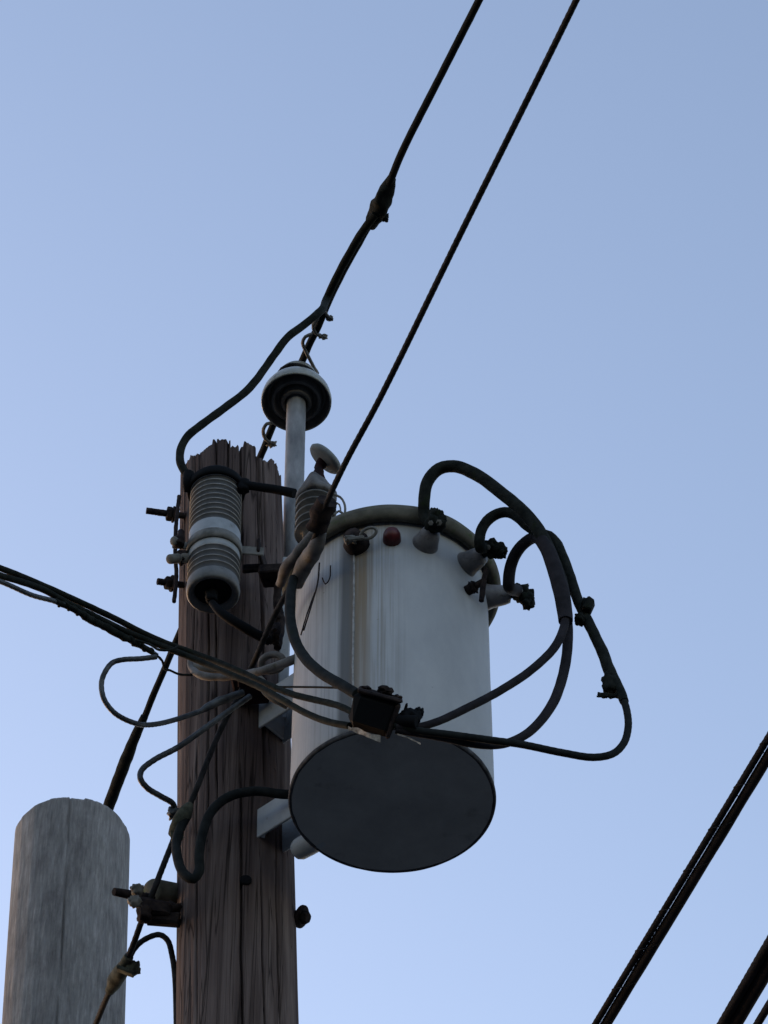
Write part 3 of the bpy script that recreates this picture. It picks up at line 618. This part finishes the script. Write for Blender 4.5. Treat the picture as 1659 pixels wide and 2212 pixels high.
cp.build('top_cap', M['ink'], ar)
MB().tube(PP([(518, 1046, 5.75), (560, 1052, 5.74), (600, 1058, 5.73), (636, 1066, 5.72)]), [.0125, .012, .0125, .0135], 16).build('side_lead', M['ink'], ar)
tag_ = MB().tube(PP([(458, 1302, 5.77), (476, 1322, 5.76), (510, 1345, 5.77), (550, 1368, 5.80), (582, 1384, 5.83)]), [.010, .012, .0135, .0135, .013], 18, rough=.06, rs=50).build('bottom_lead', M['ink'], ar)
# strap holding it to the pole
cl = MB(); hb_ = H(1157)
cl.lathe([(AR + .0006, hb_ - .017), (AR + .006, hb_ - .017), (AR + .006, hb_ + .017), (AR + .0006, hb_ + .017)], A0, aax, 72)
cl.box(at(545, 1190, 5.80), (.062, .006, .032), frame((0, 0, 1), (1, .1, 0)), .002)
cl.box(at(392, 1178, 5.77), (.05, .006, .028), frame((0, 0, 1), (1, .1, 0)), .002)
band = cl.build('strap', M['dull'], ar)
MB().box(at(566, 1204, 5.84), (.008, .10, .05), frame((0, 0, 1), (1, -.2, 0)), .003).box(at(545, 1228, 5.86), (.055, .012, .028), frame((0, 0, 1), (1, -.1, 0)), .003, rough=.004).box(at(592, 1243, 5.84), (.07, .06, .034), frame((.1, 0, 1), (1, -.2, -.2)), .004, rough=.006).build('mounting_arm', M['rust'], ar)
bl = MB(); bl.cyl(at(389, 1180, 5.755), at(391, 1148, 5.775), .009, 10); bl.lump(at(386, 1170, 5.75), (.03, .03, .035), None, .35, seed=4); bl.lump(at(394, 1204, 5.77), (.03, .03, .04), None, .3, seed=8); bl.build('strap_bolt', M['rust'], band)
MB().cyl(at(366, 1208, 5.74), at(386, 1206, 5.76), .0135, 14).cyl(at(374, 1168, 5.74), at(390, 1172, 5.76), .013, 12).cyl(at(396, 1206, 5.76), at(410, 1206, 5.78), .014, 12).build('clamp_bolt', M['dull'], band)
mc = MB(); mc.lump(at(592, 1368, 5.84), (.035, .04, .07), None, .35, seed=3); mc.lump(at(603, 1330, 5.88), (.022, .03, .05), None, .4, seed=6); mc.cyl(at(590, 1352, 5.81), at(594, 1362, 5.80), .007, 8)
mc.tube(PP([(602, 1260, 5.86), (598, 1300, 5.87), (607, 1340, 5.88), (600, 1400, 5.88)]), .011, 10, rough=.3, rs=40)
mc.build('lead_connector', M['rust'], ar)

# ------------------------------------------------------------------ service drop brought in from the left
G = 'black conductors of the service drop'
cA = PP([(-420, 1075, 4.75), (-160, 1170, 5.05), (0, 1227, 5.22), (84, 1261, 5.31), (182, 1305, 5.41), (252, 1338, 5.48), (300, 1363, 5.52), (350, 1386, 5.56), (410, 1408, 5.58), (465, 1428, 5.56), (530, 1456, 5.50), (590, 1484, 5.42), (640, 1502, 5.34), (690, 1514, 5.28), (730, 1524, 5.23), (765, 1540, 5.19)])
tag(MB().tube(cA, .0080, 16, rough=.08, rs=50).build('service_conductor', M['mossy']), 'black service conductor, upper of the pair, from left edge to middle of connector box', 'cable', G)
cB = PP([(-420, 1090, 4.74), (-160, 1188, 5.03), (0, 1243, 5.20), (56, 1260, 5.26), (98, 1276, 5.31), (140, 1300, 5.36), (196, 1327, 5.42), (266, 1361, 5.48), (320, 1384, 5.53), (372, 1404, 5.545), (440, 1432, 5.54), (500, 1458, 5.49), (560, 1484, 5.43), (610, 1512, 5.36), (660, 1540, 5.30), (705, 1558, 5.25), (755, 1568, 5.20)])
tag(MB().tube(cB, .0082, 16, rough=.08, rs=50).build('service_conductor', M['mossy']), 'black service conductor, lower of the pair, ending under the connector box', 'cable', G)
ms = thing('service_messenger', 'thin grey bare wire with rough spiral wrap hanging under the black service conductors', 'wire', at(200, 1342, 5.42))
cM = PP([(-420, 1105, 4.74), (-160, 1205, 5.03), (0, 1256, 5.20), (70, 1286, 5.28), (118, 1299, 5.33), (150, 1312, 5.36), (202, 1342, 5.42), (238, 1360, 5.46), (269, 1377, 5.49), (294, 1389, 5.51), (322, 1405, 5.53), (340, 1417, 5.54)])
MB().tube(cM, .0062, strands=6, lay=.10, amp=.14).build('stranded_conductor', M['alu'], ms)
core = spline(cM[4:], .002); hl = []; s_ = 0; u = Vector((0, 0, 1))
wr = MB(); wr.tube(cM[4:], [.006, .0085, .0092, .0092, .009, .006], 14, rough=.35, rs=90)
for i, p in enumerate(core):
    t_ = (core[min(i + 1, len(core) - 1)] - core[max(i - 1, 0)]).normalized(); u = (u - t_ * u.dot(t_)).normalized(); b2 = t_.cross(u)
    s_ += .002; a = s_ / .030 * 2 * math.pi; k = .0085 if 8 < i < len(core) - 8 else .005
    hl.append(p + (u * math.cos(a) + b2 * math.sin(a)) * k * (.75 + .5 * noise.noise(p * 14)))
wr.tube(hl, .0044, 8, raw=True); wr.build('spiral_wrap', M['mossy'], ms)
wr2 = MB().tube(PP([(294, 1383, 5.50), (322, 1391, 5.50), (344, 1404, 5.49), (367, 1404, 5.49), (385, 1396, 5.52)]), .0032, 8, rough=.2, rs=90).build('tie_wire', M['mossy'], ms)
wr2 = MB().tube(PP([(336, 1413, 5.53), (350, 1427, 5.56), (355, 1444, 5.6), (367, 1448, 5.66), (389, 1457, 5.74), (414, 1458, 5.80)]), .0032, 8, rough=.2, rs=90); wr2.build('tie_wire', M['mossy'], ms)
tag(MB().tube(PP([(338, 1419, 5.53), (302, 1423, 5.52), (266, 1425, 5.52), (244, 1431, 5.52), (229, 1448, 5.52), (220, 1470, 5.53), (220, 1493, 5.54), (227, 1515, 5.55), (244, 1537, 5.57), (266, 1552, 5.60), (294, 1563, 5.63), (318, 1566, 5.67), (345, 1563, 5.70), (384, 1553, 5.75), (420, 1541, 5.78), (450, 1530, 5.79)]), .0066, strands=6, lay=.09, amp=.13).tube(PP([(432, 1537, 5.785), (446, 1528, 5.785), (470, 1517, 5.785), (492, 1508, 5.79), (525, 1496, 5.80)]), [.006, .0105, .0115, .0105, .008], 14, rough=.25, rs=50).build('messenger_tail', M['alu']), 'blue-grey wire making a wide round loop left of the brown pole', 'wire')
# dead-end hardware in front of the pole
de = thing('dead_end_clevis', 'dark clevis block with pale eye and grip loops bolted to the pole front', 'clevis', at(540, 1504, 5.84))
MB().box(at(541, 1486, 5.87), (.085, .10, .032), frame((.02, 0, 1), (1, -.1, 0)), .005, rough=.006).box(at(545, 1474, 5.80), (.075, .03, .012), frame((0, 0, 1)), .003).build('clevis_block', M['maroon'], de)
ec = at(588, 1432, 5.68); er = []
for i in range(33):
    a = 2 * math.pi * i / 32; er.append(ec + (rx * .94 + uy * .25).normalized() * math.cos(a) * .029 + (uy * .95 - rx * .25).normalized() * math.sin(a) * .021 + cam_t * .01 * math.cos(a))
MB().tube(er, .0092, 16, raw=True, rough=.08, rs=40).build('eye', M['hood'], de)
MB().tube(PP([(410, 1420, 5.80), (413, 1442, 5.79), (436, 1459, 5.77), (480, 1463, 5.75), (525, 1457, 5.72), (568, 1449, 5.68), (608, 1435, 5.66), (650, 1417, 5.66), (668, 1404, 5.66)]), [.006, .009, .010, .0095, .0095, .011, .012, .0115, .011], 16, rough=.14, rs=40).build('grip_loop', M['hood'], de)
MB().tube(PP([(560, 1468, 5.78), (590, 1505, 5.76), (622, 1522, 5.78)]), [.013, .014, .013], 16, rough=.15, rs=50).build('spool', M['dull'], de)
MB().tube(PP([(412, 1440, 5.86), (450, 1444, 5.85), (490, 1446, 5.84)]), [.012, .016, .013], 14, rough=.15, rs=50).build('spool', M['dull'], de)

# ------------------------------------------------------------------ black connector box and secondary leads
bx = at(807, 1541, 5.19)
cb = thing('connector_box', 'chunky black insulated connector box hanging in front of the drum base', 'connector', bx)
ex = (rx * .962 - uy * .272).normalized(); ey = (uy * .95 + rx * .31).normalized(); ez = ex.cross(ey).normalized(); BM = Matrix((ex, ey, ez)).transposed()
MB().box(bx, (.103, .088, .085), BM, .016, rough=.009).build('box_body', M['ink'], cb)
MB().box(bx + ey * .044, (.106, .010, .088), BM, .004, rough=.004).box(bx + ex * .047 - ey * .004, (.012, .08, .086), BM, .004, rough=.003).build('box_lip', M['rust'], cb)
MB().lump(bx + ey * .058 + ex * .010, (.034, .020, .03), BM, .5, seed=3).lump(bx + ey * .050 - ex * .034, (.022, .012, .03), BM, .5, seed=5).lump(bx + ey * .05 + ex * .04, (.02, .012, .03), BM, .5, seed=7).build('clamp_bolt', M['rust'], cb)
sc_ = MB().lump(at(888, 1549, 5.18), (.045, .035, .035), BM, .5, seed=2)
sc_.lump(at(906, 1540, 5.18), (.018, .022, .02), BM, .7, seed=8); sc_.lump(at(876, 1530, 5.18), (.006, .022, .01), BM, .5, seed=4); sc_.tube(PP([(858, 1556, 5.18), (900, 1560, 5.17)]), .014, 12, rough=.3, rs=60)
sc_.build('cable_clamp', M['ink'], cb)
def strip(pts, wv, th, name, m, parent):
    s = MB(); P = spline(PP(pts), .004)
    s_ = []
    for i, p in enumerate(P):
        k = .6 + .5 * noise.noise(p * 60); w_ = wv * k
        s_ += [p + uy * w_ + cam_t * th, p - uy * w_ + cam_t * th, p - uy * w_ * .9 - cam_t * th, p + uy * w_ * .9 - cam_t * th]
    s._add(s_, [(i * 4 + j, i * 4 + (j + 1) % 4, i * 4 + 4 + (j + 1) % 4, i * 4 + 4 + j) for i in range(len(P) - 1) for j in range(4)] + [(0, 1, 2, 3), tuple(len(P) * 4 - 4 + j for j in range(4))], False)
    return s.build(name, m, parent)
strip([(752, 1573, 5.19), (775, 1579, 5.18), (800, 1590, 5.17), (822, 1596, 5.17)], .0085, .002, 'torn_tape', M['tape'], cb)
strip([(858, 1586, 5.17), (878, 1592, 5.17), (895, 1600, 5.17), (909, 1607, 5.17)], .0030, .001, 'torn_tape', M['tape'], cb)
GL = 'black secondary leads arching out of the transformer bushings'
t1, t2, t3 = TERM
L1 = [t1 + Vector((-.004, 0, -.004)), at(918, 1118, 5.40)] + PP([(916, 1085, 5.38), (924, 1040, 5.36), (948, 1013, 5.35), (980, 1007, 5.34), (1030, 1026, 5.33), (1082, 1064, 5.32), (1122, 1097, 5.31), (1154, 1132, 5.31), (1175, 1166, 5.31), (1194, 1208, 5.31), (1212, 1256, 5.31), (1220, 1300, 5.31)])
tag(MB().tube(L1, [.0145, .0160, .0162, .0165, .0165, .0155], 18, rough=.05, rs=40).build('secondary_lead', M['mossy']), 'tallest black arched lead, leaving the bushing next to the red cap', 'cable', GL)
L2 = [t2 + Vector((-.012, .004, .01))] + PP([(1036, 1180, 5.43), (1038, 1152, 5.42), (1052, 1126, 5.41), (1074, 1110, 5.40), (1098, 1107, 5.39), (1120, 1118, 5.38), (1142, 1138, 5.37), (1166, 1152, 5.365), (1186, 1158, 5.36), (1200, 1172, 5.36), (1213, 1198, 5.36), (1228, 1236, 5.36), (1250, 1300, 5.35), (1275, 1353, 5.34), (1301, 1407, 5.33), (1318, 1452, 5.32), (1338, 1490, 5.31), (1349, 1516, 5.30)])
tag(MB().tube(L2, [.0138, .0138, .014, .014, .0135, .0130, .0135, .0145, .011], 18, rough=.10, rs=40).lump(at(1317, 1478, 5.31), (.036, .03, .055), None, .35, seed=3).lump(at(1304, 1502, 5.31), (.03, .010, .014), None, .5, seed=5).lump(at(1326, 1504, 5.31), (.026, .012, .008), None, .5, seed=9).build('secondary_lead', M['mossy']), 'outermost black lead reaching farthest right, ragged at its lower end', 'cable', GL)
L3 = [t3 + Vector((-.004, .002, .01))] + PP([(1099, 1262, 5.52), (1101, 1234, 5.50), (1110, 1204, 5.47), (1128, 1178, 5.43), (1150, 1162, 5.40), (1170, 1172, 5.36), (1192, 1222, 5.345), (1208, 1270, 5.335), (1224, 1330, 5.325), (1226, 1395, 5.31), (1216, 1459, 5.30), (1193, 1521, 5.28), (1157, 1569, 5.27), (1121, 1595, 5.26), (1077, 1609, 5.25), (1016, 1606, 5.23), (950, 1592, 5.21), (855, 1577, 5.19)])
tag(MB().tube(L3, [.0155, .0155, .0150, .0135, .0128, .0125, .0125, .0120, .0105, .0095, .0090], 18, rough=.04, rs=40).build('secondary_lead', M['purple']), 'black lead from the rightmost bushing that sweeps below the drum back to the box', 'cable', GL)
tag(MB().tube(PP([(1170, 1168, 5.30), (1184, 1190, 5.295), (1200, 1236, 5.29), (1214, 1285, 5.285), (1221, 1330, 5.285), (1222, 1342, 5.285)]), [.0165, .0185, .0190, .0200, .0195, .0175], 22, rough=.03, rs=30).build('cable_sleeve', M['purple']), 'smooth purple-grey sleeve binding the leads right of the drum', 'sleeve')
tag(MB().tube(PP([(1221, 1325, 5.285), (1219, 1352, 5.28), (1198, 1398, 5.27), (1148, 1447, 5.26), (1082, 1491, 5.24), (1016, 1526, 5.22), (936, 1562, 5.20), (890, 1572, 5.19), (855, 1570, 5.185)]), [.0110, .0105, .0100, .0095, .0088], 16, rough=.05, rs=50).build('thin_lead', M['purple']), 'thin grey lead crossing the drum front from sleeve to connector box', 'cable')
tag(MB().tube(PP([(1346, 1508, 5.30), (1354, 1535, 5.30), (1357, 1570, 5.29), (1347, 1606, 5.28), (1322, 1629, 5.27), (1280, 1636, 5.26), (1214, 1626, 5.25), (1126, 1608, 5.23), (1060, 1599, 5.215), (972, 1587, 5.20), (900, 1578, 5.19), (852, 1566, 5.185)]), .0088, strands=7, lay=.12, amp=.05).build('thin_lead', M['black']), 'thin black lead curling round at far right and back under the drum to the box', 'cable')
tag(MB().box(at(1272, 1309, 5.325), (.020, .03, .036), frame((.35, -.3, .9)), .003, rough=.006).lump(at(1268, 1308, 5.33), (.028, .03, .036), frame((.3, -.3, .9)), .3, seed=4).lump(at(1252, 1338, 5.33), (.022, .03, .022), None, .45, seed=6).build('tap_clamp', M['mossy']), 'small ragged clamp gripping the outermost lead right of the drum', 'clamp')
# hanging thin wires beside the drum
tag(MB().tube(PP([(690, 1216, 5.47), (686, 1260, 5.46), (672, 1310, 5.46), (656, 1362, 5.48)]), .0022, 6).tube(PP([(680, 1280, 5.47), (662, 1330, 5.48), (650, 1372, 5.50)]), .0020, 6).tube(PP([(714, 1222, 5.44), (712, 1250, 5.44), (703, 1262, 5.44), (696, 1248, 5.44)]), .0018, 6).build('loose_wire', M['rust']), 'loose dark threads of wire hanging against the drum below the tap sleeve', 'wire')
tag(MB().tube(PP([(600, 1484, 5.44), (650, 1484, 5.40), (705, 1485, 5.34), (752, 1487, 5.27)]), .0026, 8).build('bond_wire', M['black']), 'thin straight black wire crossing the drum at box height', 'wire')

# ------------------------------------------------------------------ cables at the lower right
def run(px0, py0, Z0, px1, py1, Z1, k=1.6):
    a, b = atz(px0, py0, Z0), atz(px1, py1, Z1); d = b - a; return [a - d * k, a, b, b + d * k]
def span(label, c0, c1, parts):
    t = thing('overhead_cable', label, 'cable', c0, 'sheathed cables crossing the lower right corner')
    for nm, off_, r, m_ in parts:
        P = [p + off_ for p in run(*c0_[0])]
        MB().tube(P, r, 16, rough=.03, rs=12, step=.05).build(nm, M[m_], t)
sA = run(1659, 1628, 6.60, 1305, 2212, 6.58)
t = thing('overhead_cable', 'long pair of black cables lashed together at lower right, inner one of the corner', 'cable', sA[1], 'sheathed cables crossing the lower right corner')
rt = Vector((1, .3, 0)).normalized()
MB().tube([p + rt * .004 for p in sA], .0125, 18, rough=.10, rs=9, step=.02).build('sheathed_cable', M['comm'], t)
MB().tube([p - rt * .0160 + Vector((0, -.004, .004)) for p in sA], .0078, strands=7, lay=.11, amp=.14, step=.006).build('support_strand', M['comm'], t)
lw = MB(); ds = spline(sA, .05)
P0 = sA[1] * 2 - sA[2]; D = (sA[2] - sA[1]).normalized(); Ltot = (sA[2] - sA[1]).length * 3; u = rt; b2 = D.cross(u).normalized(); cen = -rt * .006
lw.tube([P0 + cen + D * (Ltot * i / 900) + (u * math.cos(i * .14) * .0215 + b2 * math.sin(i * .14) * .0145) for i in range(901)], .0011, 5, raw=True); lw.build('lashing_wire', M['strand'], t)
sB = run(1668, 2056, 6.15, 1590, 2190, 6.15, 5)
t = thing('overhead_cable', 'thickest black cable pair clipping the bottom right corner', 'cable', sB[1], 'sheathed cables crossing the lower right corner')
MB().tube([p + rt * .010 for p in sB], .0152, 18, rough=.10, rs=9, step=.03).build('sheathed_cable', M['comm'], t)
MB().tube([p - rt * .0165 for p in sB], .0105, strands=7, lay=.13, amp=.12, step=.008).build('support_strand', M['comm'], t)
sC = run(1664, 2166, 6.1, 1640, 2206, 6.1, 12)
tag(MB().tube(sC, .0085, strands=7, lay=.13, amp=.12, step=.01).build('corner_wire', M['comm']), 'single thin black wire just entering the bottom right corner', 'wire')
